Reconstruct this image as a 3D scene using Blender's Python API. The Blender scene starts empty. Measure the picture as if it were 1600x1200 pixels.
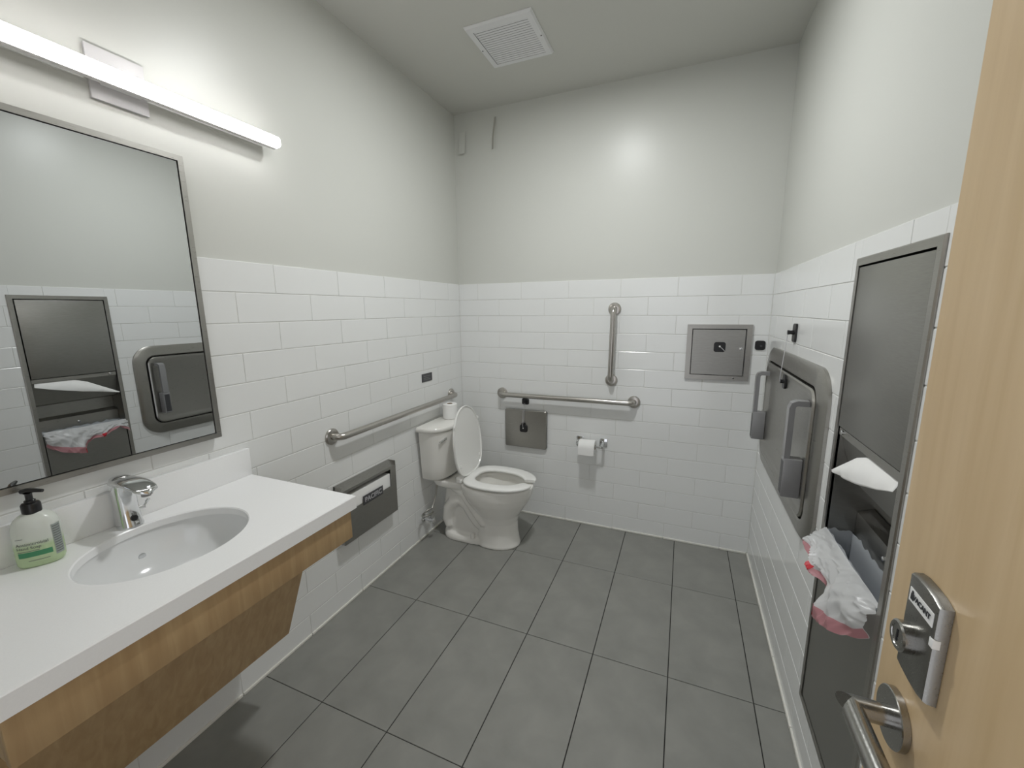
import bpy, bmesh, math, random
from mathutils import Vector, Matrix, noise
random.seed(7)
PI = math.pi
S = bpy.context.scene
C = S.collection

# ---------------------------------------------------------------- camera, world, light, exposure
W, H, T, RH = 1.9389, 2.7542, 1.6537, 0.1106      # room width, ceiling, tile top, tile row height
YF = -2.95                                         # front wall (behind the camera)
CAM = Vector((1.5033, -2.6559, 1.4718)); YAW, PIT, ROL, FPX = -0.3928, -0.1769, -0.0080, 645.73
f = Vector((math.sin(YAW) * math.cos(PIT), math.cos(YAW) * math.cos(PIT), math.sin(PIT)))
r = f.cross(Vector((0, 0, 1))).normalized(); u = r.cross(f)
r2 = r * math.cos(ROL) + u * math.sin(ROL); u2 = -r * math.sin(ROL) + u * math.cos(ROL)
cd = bpy.data.cameras.new('camera'); cam = bpy.data.objects.new('camera', cd); C.objects.link(cam)
cd.sensor_width = 36; cd.lens = 36 * FPX / 1600; cd.clip_start = 0.02
cam.matrix_world = Matrix(((r2.x, u2.x, -f.x, CAM.x), (r2.y, u2.y, -f.y, CAM.y), (r2.z, u2.z, -f.z, CAM.z), (0, 0, 0, 1)))
S.camera = cam
S.view_settings.view_transform = 'Standard'; S.view_settings.look = 'None'
S.view_settings.exposure = 0.0; S.view_settings.gamma = 1.0; S.view_settings.use_curve_mapping = False
world = bpy.data.worlds.new('world'); S.world = world; world.use_nodes = True
world.node_tree.nodes['Background'].inputs[0].default_value = (0.93, 0.95, 1.0, 1)
world.node_tree.nodes['Background'].inputs[1].default_value = 1.25
S.cycles.diffuse_bounces = 10; S.cycles.max_bounces = 14
VANITY_EMIT = 16.0
DOWN_EMIT = 360.0

# ---------------------------------------------------------------- materials
def mat(name, col, rough=0.5, metal=0.0, spec=0.5, coat=0.0, emit=None, strength=0.0):
    m = bpy.data.materials.new(name); m.use_nodes = True
    b = m.node_tree.nodes['Principled BSDF']
    b.inputs['Base Color'].default_value = (*col, 1); b.inputs['Roughness'].default_value = rough
    b.inputs['Metallic'].default_value = metal; b.inputs['Specular IOR Level'].default_value = spec
    b.inputs['Coat Weight'].default_value = coat; b.inputs['Coat Roughness'].default_value = 0.06
    if emit:
        b.inputs['Emission Color'].default_value = (*emit, 1); b.inputs['Emission Strength'].default_value = strength
    return m
def tex(m, scale=(1, 1, 1), nscale=5.0, detail=4.0, col=None, rough=None, bump=None, dist=0.002, ndist=0.0):
    """noise driven colour mix (col = two colours), roughness range, bump strength"""
    nt = m.node_tree; N = nt.nodes; L = nt.links; b = N['Principled BSDF']
    tc = N.new('ShaderNodeTexCoord'); mp = N.new('ShaderNodeMapping'); ns = N.new('ShaderNodeTexNoise')
    mp.inputs['Scale'].default_value = scale; ns.inputs['Scale'].default_value = nscale
    ns.inputs['Detail'].default_value = detail; ns.inputs['Distortion'].default_value = ndist
    L.new(tc.outputs['Object'], mp.inputs[0]); L.new(mp.outputs[0], ns.inputs['Vector'])
    if col:
        cr = N.new('ShaderNodeValToRGB'); cr.color_ramp.elements[0].position = 0.3; cr.color_ramp.elements[1].position = 0.7
        cr.color_ramp.elements[0].color = (*col[0], 1); cr.color_ramp.elements[1].color = (*col[1], 1)
        L.new(ns.outputs['Fac'], cr.inputs[0])
        L.new(cr.outputs[0], b.inputs['Base Color'])
    if rough:
        mr = N.new('ShaderNodeMapRange'); mr.inputs[1].default_value = 0.3; mr.inputs[2].default_value = 0.7
        mr.inputs[3].default_value = rough[0]; mr.inputs[4].default_value = rough[1]
        L.new(ns.outputs['Fac'], mr.inputs[0]); L.new(mr.outputs[0], b.inputs['Roughness'])
    if bump:
        bp = N.new('ShaderNodeBump'); bp.inputs['Strength'].default_value = bump; bp.inputs['Distance'].default_value = dist
        L.new(ns.outputs['Fac'], bp.inputs['Height']); L.new(bp.outputs[0], b.inputs['Normal'])
    return m
PAINT = tex(mat('wall_paint', (0.605, 0.612, 0.578), 0.34, spec=0.32), nscale=260, bump=0.12, dist=0.0006)
CEIL = tex(mat('ceiling_paint', (0.58, 0.58, 0.545), 0.7, spec=0.2), nscale=220, bump=0.1, dist=0.0006)
TILE = tex(mat('white_glazed_tile', (0.78, 0.79, 0.785), 0.16, spec=0.5), nscale=9, detail=2, bump=0.10, dist=0.004)
GROUT = tex(mat('white_grout', (0.66, 0.66, 0.64), 0.8), nscale=40, col=((0.61, 0.61, 0.59), (0.68, 0.68, 0.66)))
CAULK = mat('white_caulk', (0.78, 0.77, 0.72), 0.4)
FLOORT = tex(mat('grey_floor_tile', (0.14, 0.14, 0.135), 0.42, spec=0.45), nscale=7, detail=8, col=((0.23, 0.232, 0.216), (0.29, 0.29, 0.27)), rough=(0.34, 0.46), ndist=0.3)
FGROUT = mat('dark_grout', (0.018, 0.018, 0.017), 0.8)
STEEL = tex(mat('brushed_steel', (0.39, 0.38, 0.355), 0.3, 1.0), scale=(3, 3, 90), nscale=9, detail=5, rough=(0.27, 0.40), bump=0.03, dist=0.0004)
STEELH = tex(mat('satin_steel_sheet', (0.36, 0.355, 0.335), 0.34, 1.0), scale=(4, 4, 60), nscale=9, detail=5, col=((0.33, 0.325, 0.305), (0.38, 0.375, 0.355)), rough=(0.32, 0.42))
BARM = tex(mat('satin_bar_steel', (0.50, 0.48, 0.45), 0.28, 1.0), scale=(40, 40, 40), nscale=20, rough=(0.25, 0.34))
GREYP = mat('grey_plastic', (0.25, 0.25, 0.255), 0.3)
GAP = mat('dark_gap', (0.01, 0.01, 0.01), 0.8)
CHROME = mat('chrome', (0.74, 0.75, 0.76), 0.07, 1.0)
SATIN = tex(mat('satin_nickel', (0.38, 0.375, 0.36), 0.22, 1.0), scale=(30, 30, 30), nscale=20, rough=(0.18, 0.28))
PORC = mat('white_porcelain', (0.81, 0.80, 0.765), 0.12, coat=0.3)
SEATP = mat('white_seat_plastic', (0.83, 0.83, 0.81), 0.22)
BLACK = mat('black_plastic', (0.008, 0.008, 0.009), 0.3)
DKGREY = mat('dark_grey_plastic', (0.06, 0.06, 0.065), 0.4)
WHITE = mat('white_label', (0.85, 0.85, 0.84), 0.5)
INK = mat('black_ink', (0.03, 0.03, 0.035), 0.6)
GREYINK = mat('grey_ink', (0.16, 0.17, 0.17), 0.6)
LTINK = mat('pale_ink', (0.5, 0.5, 0.52), 0.6)
VENTW = mat('white_vent_metal', (0.72, 0.72, 0.73), 0.45)
QUARTZ = tex(mat('white_quartz', (0.86, 0.865, 0.87), 0.25), nscale=300, col=((0.85, 0.855, 0.86), (0.87, 0.875, 0.88)))
PAPER = tex(mat('white_paper', (0.84, 0.84, 0.83), 0.9), nscale=60, bump=0.15, dist=0.001)
MIRROR = mat('mirror_glass', (0.68, 0.695, 0.70), 0.005, 1.0)
def wood(name, c1, c2):
    m = mat(name, c1, 0.42)
    return tex(m, scale=(14, 14, 0.9), nscale=3.2, detail=6, col=(c1, c2), bump=0.03, dist=0.0005, ndist=0.6)
MAPLE = wood('maple_door_veneer', (0.58, 0.415, 0.225), (0.66, 0.49, 0.29))
MAPLEV = wood('maple_vanity_laminate', (0.36, 0.235, 0.115), (0.45, 0.315, 0.165))
LENS = mat('lit_acrylic', (0.9, 0.9, 0.9), 0.4, emit=(1.0, 0.975, 0.965), strength=VANITY_EMIT)
DOWN = mat('lit_downlight_lens', (0.9, 0.9, 0.9), 0.4, emit=(0.985, 1.0, 0.995), strength=DOWN_EMIT)
def sheer(name, col, trans=0.35):
    m = bpy.data.materials.new(name); m.use_nodes = True; nt = m.node_tree; N = nt.nodes; L = nt.links
    b = N['Principled BSDF']; b.inputs['Base Color'].default_value = (*col, 1); b.inputs['Roughness'].default_value = 0.3
    t = N.new('ShaderNodeBsdfTranslucent'); t.inputs[0].default_value = (*col, 1)
    tr = N.new('ShaderNodeBsdfTransparent'); mx = N.new('ShaderNodeMixShader'); mx2 = N.new('ShaderNodeMixShader')
    mx.inputs[0].default_value = 0.35; mx2.inputs[0].default_value = trans
    L.new(b.outputs[0], mx.inputs[1]); L.new(t.outputs[0], mx.inputs[2])
    L.new(mx.outputs[0], mx2.inputs[1]); L.new(tr.outputs[0], mx2.inputs[2])
    L.new(mx2.outputs[0], N['Material Output'].inputs['Surface'])
    return m
BAG = sheer('white_bag_film', (0.90, 0.91, 0.92), 0.10)
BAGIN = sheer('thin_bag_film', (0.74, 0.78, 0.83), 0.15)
PINK = sheer('pink_drawstring_hem', (0.66, 0.33, 0.36), 0.05)
RED = mat('red_drawstring', (0.55, 0.02, 0.035), 0.35)

# ---------------------------------------------------------------- object helpers
def finish(bm, name, m, parent=None, smooth=35):
    if smooth:
        bmesh.ops.recalc_face_normals(bm, faces=bm.faces)
        a = math.radians(smooth)
        for fc in bm.faces: fc.smooth = True
        for e in bm.edges:
            if len(e.link_faces) == 2 and e.calc_face_angle(0) > a: e.smooth = False
    me = bpy.data.meshes.new(name); bm.to_mesh(me); bm.free(); me.materials.append(m)
    return link(name, me, parent)
def link(name, me, parent=None):
    o = bpy.data.objects.new(name, me); C.objects.link(o)
    if parent is not None: setp(o, parent)
    return o
def wloc(o):
    l = Vector(o.location)
    while o.parent is not None and o.get('_e'):
        o = o.parent; l = l + o.location
    return l
def setp(o, parent):
    """geometry is modelled in world coordinates; things are unrotated empties"""
    o.parent = parent
    root = parent
    while root.parent is not None: root = root.parent
    # only the root may be offset; parts below it sit at the world origin
    if parent is root: o.matrix_parent_inverse = Matrix.Translation(-root.location)
def thing(name, label, cat, loc, group=None):
    o = bpy.data.objects.new(name, None); C.objects.link(o); o.location = loc; o.empty_display_size = 0.05
    o['label'] = label; o['category'] = cat
    if group: o['group'] = group
    return o
def struct(o): o['kind'] = 'structure'; return o
def B(*boxes, bev=0.0, seg=2):
    bm = bmesh.new()
    for (x0, y0, z0, x1, y1, z1) in boxes: add_box(bm, x0, y0, z0, x1, y1, z1, bev, seg)
    return bm
def add_box(bm, x0, y0, z0, x1, y1, z1, bev=0.0, seg=2, M=None):
    t = bmesh.new()
    bmesh.ops.create_cube(t, size=1)
    for v in t.verts: v.co = Vector(((x0 + x1) / 2 + v.co.x * (x1 - x0), (y0 + y1) / 2 + v.co.y * (y1 - y0), (z0 + z1) / 2 + v.co.z * (z1 - z0)))
    if bev: bmesh.ops.bevel(t, geom=list(t.edges), offset=bev, segments=seg, affect='EDGES', profile=0.5)
    merge(bm, t, M)
def merge(bm, t, M=None):
    vm = {}
    for v in t.verts: vm[v] = bm.verts.new(M @ v.co if M else v.co)
    for fc in t.faces:
        try: bm.faces.new([vm[v] for v in fc.verts])
        except ValueError: pass
    t.free()
def loft(bm, rings, cap0=True, cap1=True, closed=True, loop=False):
    R = [[bm.verts.new(p) for p in ring] for ring in rings]
    n = len(R[0]); m = n if closed else n - 1
    pairs = list(zip(R, R[1:])) + ([(R[-1], R[0])] if loop else [])
    for a, b in pairs:
        for i in range(m):
            j = (i + 1) % n
            bm.faces.new((a[i], a[j], b[j], b[i]))
    if cap0 and not loop: bm.faces.new(list(reversed(R[0])))
    if cap1 and not loop: bm.faces.new(R[-1])
def tube(bm, pts, rad, seg=16, cap=True, rads=None):
    pts = [Vector(p) for p in pts]; rings = []
    t0 = (pts[1] - pts[0]).normalized()
    n = t0.orthogonal().normalized()
    for i, p in enumerate(pts):
        if i == 0: t = t0
        elif i == len(pts) - 1: t = (pts[-1] - pts[-2]).normalized()
        else: t = ((pts[i + 1] - p).normalized() + (p - pts[i - 1]).normalized()).normalized()
        n = (n - t * n.dot(t)).normalized(); b = t.cross(n)
        rr = rads[i] if rads else rad
        rings.append([p + (n * math.cos(2 * PI * k / seg) + b * math.sin(2 * PI * k / seg)) * rr for k in range(seg)])
    loft(bm, rings, cap, cap)
def lathe(bm, prof, c, axis='z', seg=32):
    """prof = [(radius, height)], height along the axis from c"""
    ax = {'x': Vector((1, 0, 0)), 'y': Vector((0, 1, 0)), 'z': Vector((0, 0, 1)), '-x': Vector((-1, 0, 0)), '-y': Vector((0, -1, 0))}[axis]
    n = ax.orthogonal().normalized(); b = ax.cross(n); c = Vector(c)
    loft(bm, [[c + ax * h + (n * math.cos(2 * PI * k / seg) + b * math.sin(2 * PI * k / seg)) * max(rr, 1e-4) for k in range(seg)] for rr, h in prof])
def rrect(w, h, rad, n=5):
    pts = []
    for cx, cy, a0 in ((w / 2 - rad, h / 2 - rad, 0), (-w / 2 + rad, h / 2 - rad, 90), (-w / 2 + rad, -h / 2 + rad, 180), (w / 2 - rad, -h / 2 + rad, 270)):
        for k in range(n + 1):
            a = math.radians(a0 + 90 * k / n); pts.append((cx + rad * math.cos(a), cy + rad * math.sin(a)))
    return pts
def plate(bm, pts2, place, d0, d1, bev=0.0):
    """prism of an outline; place(a, b, d) -> world point; d1 is the face turned to the room"""
    if bev:
        cx = sum(p[0] for p in pts2) / len(pts2); cy = sum(p[1] for p in pts2) / len(pts2)
        wx = max(abs(p[0] - cx) for p in pts2); wy = max(abs(p[1] - cy) for p in pts2)
        ins = [(cx + (a - cx) * (1 - bev / wx), cy + (b - cy) * (1 - bev / wy)) for a, b in pts2]
        s = 1 if d1 > d0 else -1
        loft(bm, [[place(a, b, d0) for a, b in pts2], [place(a, b, d1 - s * bev) for a, b in pts2], [place(a, b, d1) for a, b in ins]])
    else:
        loft(bm, [[place(a, b, d0) for a, b in pts2], [place(a, b, d1) for a, b in pts2]])
def frame(bm, outer, inner, place, d0, d1):
    n = len(outer)
    rings = [[place(*p, d0) for p in outer], [place(*p, d1) for p in outer], [place(*p, d1) for p in inner], [place(*p, d0) for p in inner]]
    loft(bm, rings, loop=True)
def onback(x, z): return lambda a, b, d: Vector((x + a, -d, z + b))          # facing -y
def onleft(y, z): return lambda a, b, d: Vector((d, y + a, z + b))           # facing +x
def onright(y, z): return lambda a, b, d: Vector((W - d, y - a, z + b))      # facing -x
def text(name, s, size, place, m, parent, d=0.0006, align='CENTER', bold=0.0):
    cu = bpy.data.curves.new(name, 'FONT'); cu.body = s; cu.size = size; cu.extrude = 0.0002; cu.align_x = align; cu.align_y = 'CENTER'; cu.offset = bold
    cu.resolution_u = 3
    o = bpy.data.objects.new(name, cu); C.objects.link(o)
    me = bpy.data.meshes.new_from_object(o.evaluated_get(bpy.context.evaluated_depsgraph_get()))
    C.objects.unlink(o); bpy.data.objects.remove(o)
    for v in me.vertices: v.co = place(v.co.x, v.co.y, d + v.co.z)
    me.materials.clear(); me.materials.append(m)
    return link(name, me, parent)

# ---------------------------------------------------------------- room shell
DY0, DY1, DZ0, DZ1 = -1.6256, -1.1971, 0.197, 1.604    # dispenser frame on the right wall
hy0, hy1, hz0, hz1 = DY0 + 0.012, DY1 - 0.012, DZ0 + 0.012, DZ1 - 0.012
BK = 0.006                                              # paint sits this far behind the tile faces
wl = struct(finish(B((-0.12, YF, -0.02, -BK, 0.006, H)), 'wall_left', PAINT, smooth=0))
wb = struct(finish(B((-0.12, BK, -0.02, W + 0.14, 0.12, H)), 'wall_back', PAINT, smooth=0))
wr = struct(finish(B((W + BK, YF, -0.02, W + 0.14, hy0, H), (W + BK, hy1, -0.02, W + 0.14, BK, H), (W + BK, hy0, -0.02, W + 0.14, hy1, hz0), (W + BK, hy0, hz1, W + 0.14, hy1, H), (W + 0.125, hy0, hz0, W + 0.14, hy1, hz1)), 'wall_right', PAINT, smooth=0))
wf = struct(finish(B((-0.12, YF - 0.12, -0.02, 0.88, YF, H), (0.88, YF - 0.12, 2.14, 1.83, YF, H), (1.83, YF - 0.12, -0.02, W + 0.14, YF, H)), 'wall_front', PAINT, smooth=0))
cl = struct(finish(B((-0.12, YF - 0.12, H, 0.500, 0.12, H + 0.05), (0.792, YF - 0.12, H, W + 0.14, 0.12, H + 0.05), (0.500, YF - 0.12, H, 0.792, -0.715, H + 0.05), (0.500, -0.422, H, 0.792, 0.12, H + 0.05), (0.49, -0.725, H + 0.05, 0.802, -0.412, H + 0.06)), 'ceiling', CEIL, smooth=0))
fl = struct(finish(B((-0.12, YF - 0.12, -0.03, W + 0.14, 0.12, -0.003)), 'floor', FGROUT, smooth=0))

# floor tiles
cache = {}
def tilemesh(key, w, h, th, bev, m, place):
    if key not in cache:
        bm = bmesh.new(); o = [(-w / 2, -h / 2), (w / 2, -h / 2), (w / 2, h / 2), (-w / 2, h / 2)]
        i = [(a - math.copysign(bev, a), b - math.copysign(bev, b)) for a, b in o]
        loft(bm, [[place(a, b, -th) for a, b in o], [place(a, b, -bev * 0.6) for a, b in o], [place(a, b, 0) for a, b in i]])
        bmesh.ops.recalc_face_normals(bm, faces=bm.faces)
        me = bpy.data.meshes.new('tile'); bm.to_mesh(me); bm.free(); me.materials.append(m); cache[key] = me
    return cache[key]
FX = [0.0] + [0.3068 + 0.305 * k for k in range(6)] + [W]
FY = [0.0, -0.4753, -1.0853, -1.6953, -2.3053, YF]
for i in range(len(FX) - 1):
    for j in range(len(FY) - 1):
        x0, x1 = FX[i] + 0.0019, FX[i + 1] - 0.0019; y1, y0 = FY[j] - 0.0014, FY[j + 1] + 0.0014
        me = tilemesh(('f', round(x1 - x0, 4), round(y1 - y0, 4)), x1 - x0, y1 - y0, 0.003, 0.0012, FLOORT, lambda a, b, d: Vector((a, b, d)))
        o = link('floor_tile', me, fl); o.location = ((x0 + x1) / 2, (y0 + y1) / 2, 0)

# wall tiles
TW, GJ = 0.3275, 0.0030
def sub(rect, hole):
    a0, a1, b0, b1 = rect; h0, h1, k0, k1 = hole
    if a1 <= h0 or a0 >= h1 or b1 <= k0 or b0 >= k1: return [rect]
    out = []
    if a0 < h0: out.append((a0, h0, b0, b1))
    if a1 > h1: out.append((h1, a1, b0, b1))
    m0, m1 = max(a0, h0), min(a1, h1)
    if b0 < k0: out.append((m0, m1, b0, k0))
    if b1 > k1: out.append((m0, m1, k1, b1))
    return [q for q in out if q[1] - q[0] > 0.006 and q[3] - q[2] > 0.004]
def tilewall(wall, lo, hi, phase_odd, place, axis, hole=None):
    for row in range(15):
        zt = T - row * RH - (GJ / 2 if row else 0); zb = max(T - (row + 1) * RH + GJ / 2, 0.012)
        ph = phase_odd + (0.5 * TW if row % 2 else 0)
        k = math.floor((lo - ph) / TW) - 1
        while ph + k * TW < hi:
            a0 = max(ph + k * TW + 0.0012, lo + 0.001); a1 = min(ph + (k + 1) * TW - 0.0012, hi - 0.001); k += 1
            if a1 - a0 < 0.008: continue
            for q in (sub((a0, a1, zb, zt), hole) if hole else [(a0, a1, zb, zt)]):
                w, h = q[1] - q[0], q[3] - q[2]
                me = tilemesh((axis, round(w, 4), round(h, 4)), w, h, BK - 0.0005, 0.0013, TILE, place)
                o = link('wall_tile', me, wall)
                c = place((q[0] + q[1]) / 2, (q[2] + q[3]) / 2, 0)
                o.location = c + {'l': Vector((0, 0, 0)), 'b': Vector((0, 0, 0)), 'r': Vector((W, 0, 0))}[axis]
                tl = lambda: random.gauss(0, 0.0022)
                if axis == 'b': o.rotation_euler = (tl(), 0, tl() * 0.5)
                else: o.rotation_euler = (0, tl(), tl() * 0.5)
tilewall(wl, YF, 0.0, -1.464, lambda a, b, d: Vector((d, a, b)), 'l')
tilewall(wb, 0.0, W, 1.130, lambda a, b, d: Vector((a, -d, b)), 'b')
tilewall(wr, YF, 0.0, -0.4975, lambda a, b, d: Vector((-d, a, b)), 'r', (hy0, hy1, hz0, hz1))
# grout bed behind the tiles
finish(B((-BK, YF, 0, -0.0015, 0, T)), 'grout', GROUT, wl, 0)
finish(B((0, 0.0015, 0, W, BK, T)), 'grout', GROUT, wb, 0)
finish(B((W + 0.0015, YF, 0, W + BK, hy0, T), (W + 0.0015, hy1, 0, W + BK, 0, T), (W + 0.0015, hy0, 0, W + BK, hy1, hz0), (W + 0.0015, hy0, hz1, W + BK, hy1, T)), 'grout', GROUT, wr, 0)
for xa, nm_ in ((-0.003, wl), (W - 0.0025, wr)): finish(B((xa, -0.0025, 0.012, xa + 0.0055, 0.003, T)), 'corner_caulk', GROUT, nm_, 0)
# slim edging strips where the walls meet the floor
def strips(name, lo, hi, phase, boxf):
    root = None; k = math.floor((lo - phase) / TW) - 1
    while phase + k * TW < hi:
        a0 = max(phase + k * TW + 0.0015, lo); a1 = min(phase + (k + 1) * TW - 0.0015, hi); k += 1
        if a1 - a0 < 0.01: continue
        if root is None:
            root = struct(finish(B(boxf(a0, a1), bev=0.002), name, CAULK))
        else: finish(B(boxf(a0, a1), bev=0.002), 'edge_strip', CAULK, root)
strips('baseboard_left', YF, -0.006, -1.464, lambda a, b: (-0.004, a, 0.0003, 0.0055, b, 0.0125))
strips('baseboard_back', 0.006, W - 0.006, 1.130, lambda a, b: (a, -0.0055, 0.0003, b, 0.004, 0.0125))
strips('baseboard_right', YF, -0.006, -0.4975, lambda a, b: (W - 0.0065, a, 0.0003, W + 0.004, b, 0.0135))

# ---------------------------------------------------------------- recessed ceiling downlight (above the frame)
t = thing('ceiling_light', 'round recessed downlight with a white trim in the middle of the ceiling', 'light', (1.04, -1.06, H))
bm = bmesh.new(); lathe(bm, [(0.10, 0), (0.10, -0.004), (0.078, -0.007), (0.075, -0.0005), (0.06, -0.0003)], (1.04, -1.06, H)); finish(bm, 'trim_ring', VENTW, t)
bm = bmesh.new(); lathe(bm, [(0.074, -0.0012), (0.074, -0.003), (0.06, -0.0045)], (1.04, -1.06, H)); finish(bm, 'lens', DOWN, t)

# ---------------------------------------------------------------- ceiling vent
vx0, vx1, vy0, vy1 = 0.480, 0.812, -0.742, -0.402
t = thing('ceiling_vent', 'square white louvred air vent set in the ceiling', 'vent', ((vx0 + vx1) / 2, (vy0 + vy1) / 2, H))
ix0, ix1, iy0, iy1 = vx0 + 0.032, vx1 - 0.032, vy0 + 0.036, vy1 - 0.030
bm = bmesh.new()
o4 = [(vx0, vy0), (vx1, vy0), (vx1, vy1), (vx0, vy1)]; m4 = [(vx0 + .006, vy0 + .006), (vx1 - .006, vy0 + .006), (vx1 - .006, vy1 - .006), (vx0 + .006, vy1 - .006)]
i4 = [(ix0, iy0), (ix1, iy0), (ix1, iy1), (ix0, iy1)]
loft(bm, [[(a, b, H) for a, b in o4], [(a, b, H - .003) for a, b in o4], [(a, b, H - .012) for a, b in m4], [(a, b, H - .012) for a, b in i4], [(a, b, H) for a, b in i4]], loop=True)
finish(bm, 'vent_frame', VENTW, t, 20)
finish(B((0.501, -0.714, H + 0.0492, 0.791, -0.423, H + 0.0496), (0.5008, -0.714, H, 0.5012, -0.423, H + .049), (0.7908, -0.714, H, 0.7912, -0.423, H + .049), (0.501, -0.7142, H, 0.791, -0.7138, H + .049), (0.501, -0.4232, H, 0.791, -0.4228, H + .049)), 'duct', mat('duct_grey', (.10, .10, .10), .7), t, 0)
n = 17
for k in range(n):
    yc = iy0 + (k + 0.5) * (iy1 - iy0) / n; h = (iy1 - iy0) / n * 0.37
    bm = bmesh.new()
    loft(bm, [[(x, yc - h, H - .0088), (x, yc + h, H - .0098), (x, yc + h, H - .0104), (x, yc - h, H - .0094)] for x in (ix0 + .003, ix1 - .001)])
    finish(bm, 'slat', VENTW, t, 0)
for sx in (vx0 + .014, vx1 - .012):
    bm = bmesh.new(); lathe(bm, [(.0035, 0.012), (.0035, 0.0132), (0.001, .0136)], (sx, -0.565, H), '-x' if 0 else 'z', 10)
    for v in bm.verts: v.co.z = 2 * H - v.co.z
    finish(bm, 'screw', DKGREY, t)

# peeling tape near the ceiling in the back left corner
def tape(label, pts, w, m, curl):
    bm = bmesh.new(); rings = []
    for k, (x, z, d) in enumerate(pts):
        rings.append([(x - w / 2, -d - 0.0006, z), (x + w / 2, -d - curl * (k / len(pts)) - 0.0006, z), (x + w / 2, -d - curl * (k / len(pts)), z), (x - w / 2, -d, z)])
    loft(bm, rings); o = finish(bm, 'tape_strip', m); o['label'] = label; o['category'] = 'tape'; return o
tape('thin loose strip of tape hanging down the back wall under the ceiling', [(0.300, 2.695, 0.0), (0.300, 2.66, .006), (0.296, 2.62, .012), (0.292, 2.57, .016), (0.288, 2.50, .012)], 0.013, mat('aged_tape', (0.42, 0.41, 0.37), 0.5), 0.012)
tape('short wide patch of painted-over tape peeling in the back left corner', [(0.058, 2.64, 0.0), (0.055, 2.60, .003), (0.058, 2.555, .007), (0.056, 2.505, .011)], 0.05, PAINT, 0.006)

# ---------------------------------------------------------------- grab bars
def grab_bar(label, a, b, nrm, off=0.052):
    a, b, nrm = Vector(a), Vector(b), Vector(nrm); ax = (b - a).normalized()
    t = thing('grab_bar', label, 'grab bar', a, 'stainless steel grab bars')
    pts = [a + nrm * 0.004]; R = 0.034
    for s, e in ((1, a), (-1, b)):
        arc = []
        for k in range(8):
            q = PI / 2 * k / 7
            arc.append(e + nrm * (off - R + R * math.sin(q)) + ax * s * (R - R * math.cos(q)))
        pts += arc if s == 1 else list(reversed(arc))
    pts.append(b + nrm * 0.004)
    bm = bmesh.new(); tube(bm, pts, 0.0165, 20); finish(bm, 'rail', BARM, t)
    nm = 'x' if nrm.x > 0 else '-y'
    for e in (a, b):
        bm = bmesh.new(); lathe(bm, [(0.039, 0.0004), (0.039, 0.006), (0.035, 0.011), (0.026, 0.0135), (0.018, 0.014)], e, nm); finish(bm, 'flange', BARM, t)
grab_bar('long brushed steel grab bar on the left wall above the toilet tank', (0, -1.252, 0.893), (0, -0.166, 0.890), (1, 0, 0))
grab_bar('horizontal brushed steel grab bar on the back wall above the toilet paper', (0.330, 0, 0.890), (1.238, 0, 0.893), (0, -1, 0))
grab_bar('short vertical brushed steel grab bar on the back wall', (1.098, 0, 1.474), (1.092, 0, 1.026), (0, -1, 0))

# ---------------------------------------------------------------- back wall access box
x0, x1, z0, z1 = 1.522, 1.857, 1.063, 1.382
cx, cz = (x0 + x1) / 2, (z0 + z1) / 2
t = thing('access_panel', 'square stainless steel cabinet with keyed door set in the back wall', 'cabinet', (cx, 0, z0))
pl = onback(cx, cz)
hw, hh = (x1 - x0) / 2, (z1 - z0) / 2
o4 = [(-hw, -hh), (hw, -hh), (hw, hh), (-hw, hh)]; i4 = [(-hw + .027, -hh + .026), (hw - .027, -hh + .026), (hw - .027, hh - .024), (-hw + .027, hh - .024)]
bm = bmesh.new(); frame(bm, o4, i4, pl, 0.0003, 0.013); finish(bm, 'frame', STEEL, t, 0)
bm = bmesh.new(); plate(bm, [(a * 0.99, b * 0.99) for a, b in i4], pl, 0.0004, 0.003); finish(bm, 'recess', GAP, t, 0)
bm = bmesh.new(); plate(bm, [(-hw + .031, -hh + .029), (hw - .032, -hh + .029), (hw - .032, hh - .028), (-hw + .031, hh - .028)], pl, 0.003, 0.0115, 0.001); dr = finish(bm, 'door', STEELH, t, 20)
bm = bmesh.new(); lathe(bm, [(.0085, .0116), (.0085, .014), (.006, .0155), (.003, .0158)], (1.806, 0, 1.246), '-y', 20); finish(bm, 'lock', CHROME, dr)
bm = bmesh.new(); lathe(bm, [(.005, .0132), (.004, .0150)], (1.780, 0, 1.077), '-y', 14); finish(bm, 'screw', CHROME, t)

# black pads with tethers
def pad(name, label, place, w=0.052, h=0.052, base=0.0, group='black adhesive tether pads'):
    t = thing(name, label, 'pad', place(0, 0, base), group)
    bm = bmesh.new(); plate(bm, rrect(w, h, 0.012), place, base + 0.0003, base + 0.008, 0.002); finish(bm, 'base', BLACK, t)
    return t
def knob(t, place, base, r=0.009, L=0.018, m=None):
    bm = bmesh.new(); c = place(0, 0, 0); c2 = place(0, 0, 1); ax = (c2 - c).normalized()
    tube(bm, [c + ax * (base + .008), c + ax * (base + .008 + L * .5), c + ax * (base + .008 + L)], r, 14, rads=[r, r * 0.8, r]); return finish(bm, 'knob', m or BLACK, t)
P1 = onback(1.9045 - 0.0045, 1.268)
t = pad('adhesive_pad', 'plain black square pad on the back wall tiles beside the corner', P1, 0.050, 0.052)
bm = bmesh.new(); lathe(bm, [(.006, .008), (.005, .0092)], P1(0.004, -0.003, 0), '-y', 14); finish(bm, 'stud', DKGREY, t)
P2 = onback(1.698, 1.254)
t = pad('adhesive_pad', 'black square pad on the steel cabinet door on the back wall', P2, 0.060, 0.056, 0.0116)
bm = bmesh.new(); lathe(bm, [(.005, .0196), (.0045, .024)], P2(0.0, 0.004, 0), '-y', 14); finish(bm, 'stud', WHITE, t)
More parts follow.
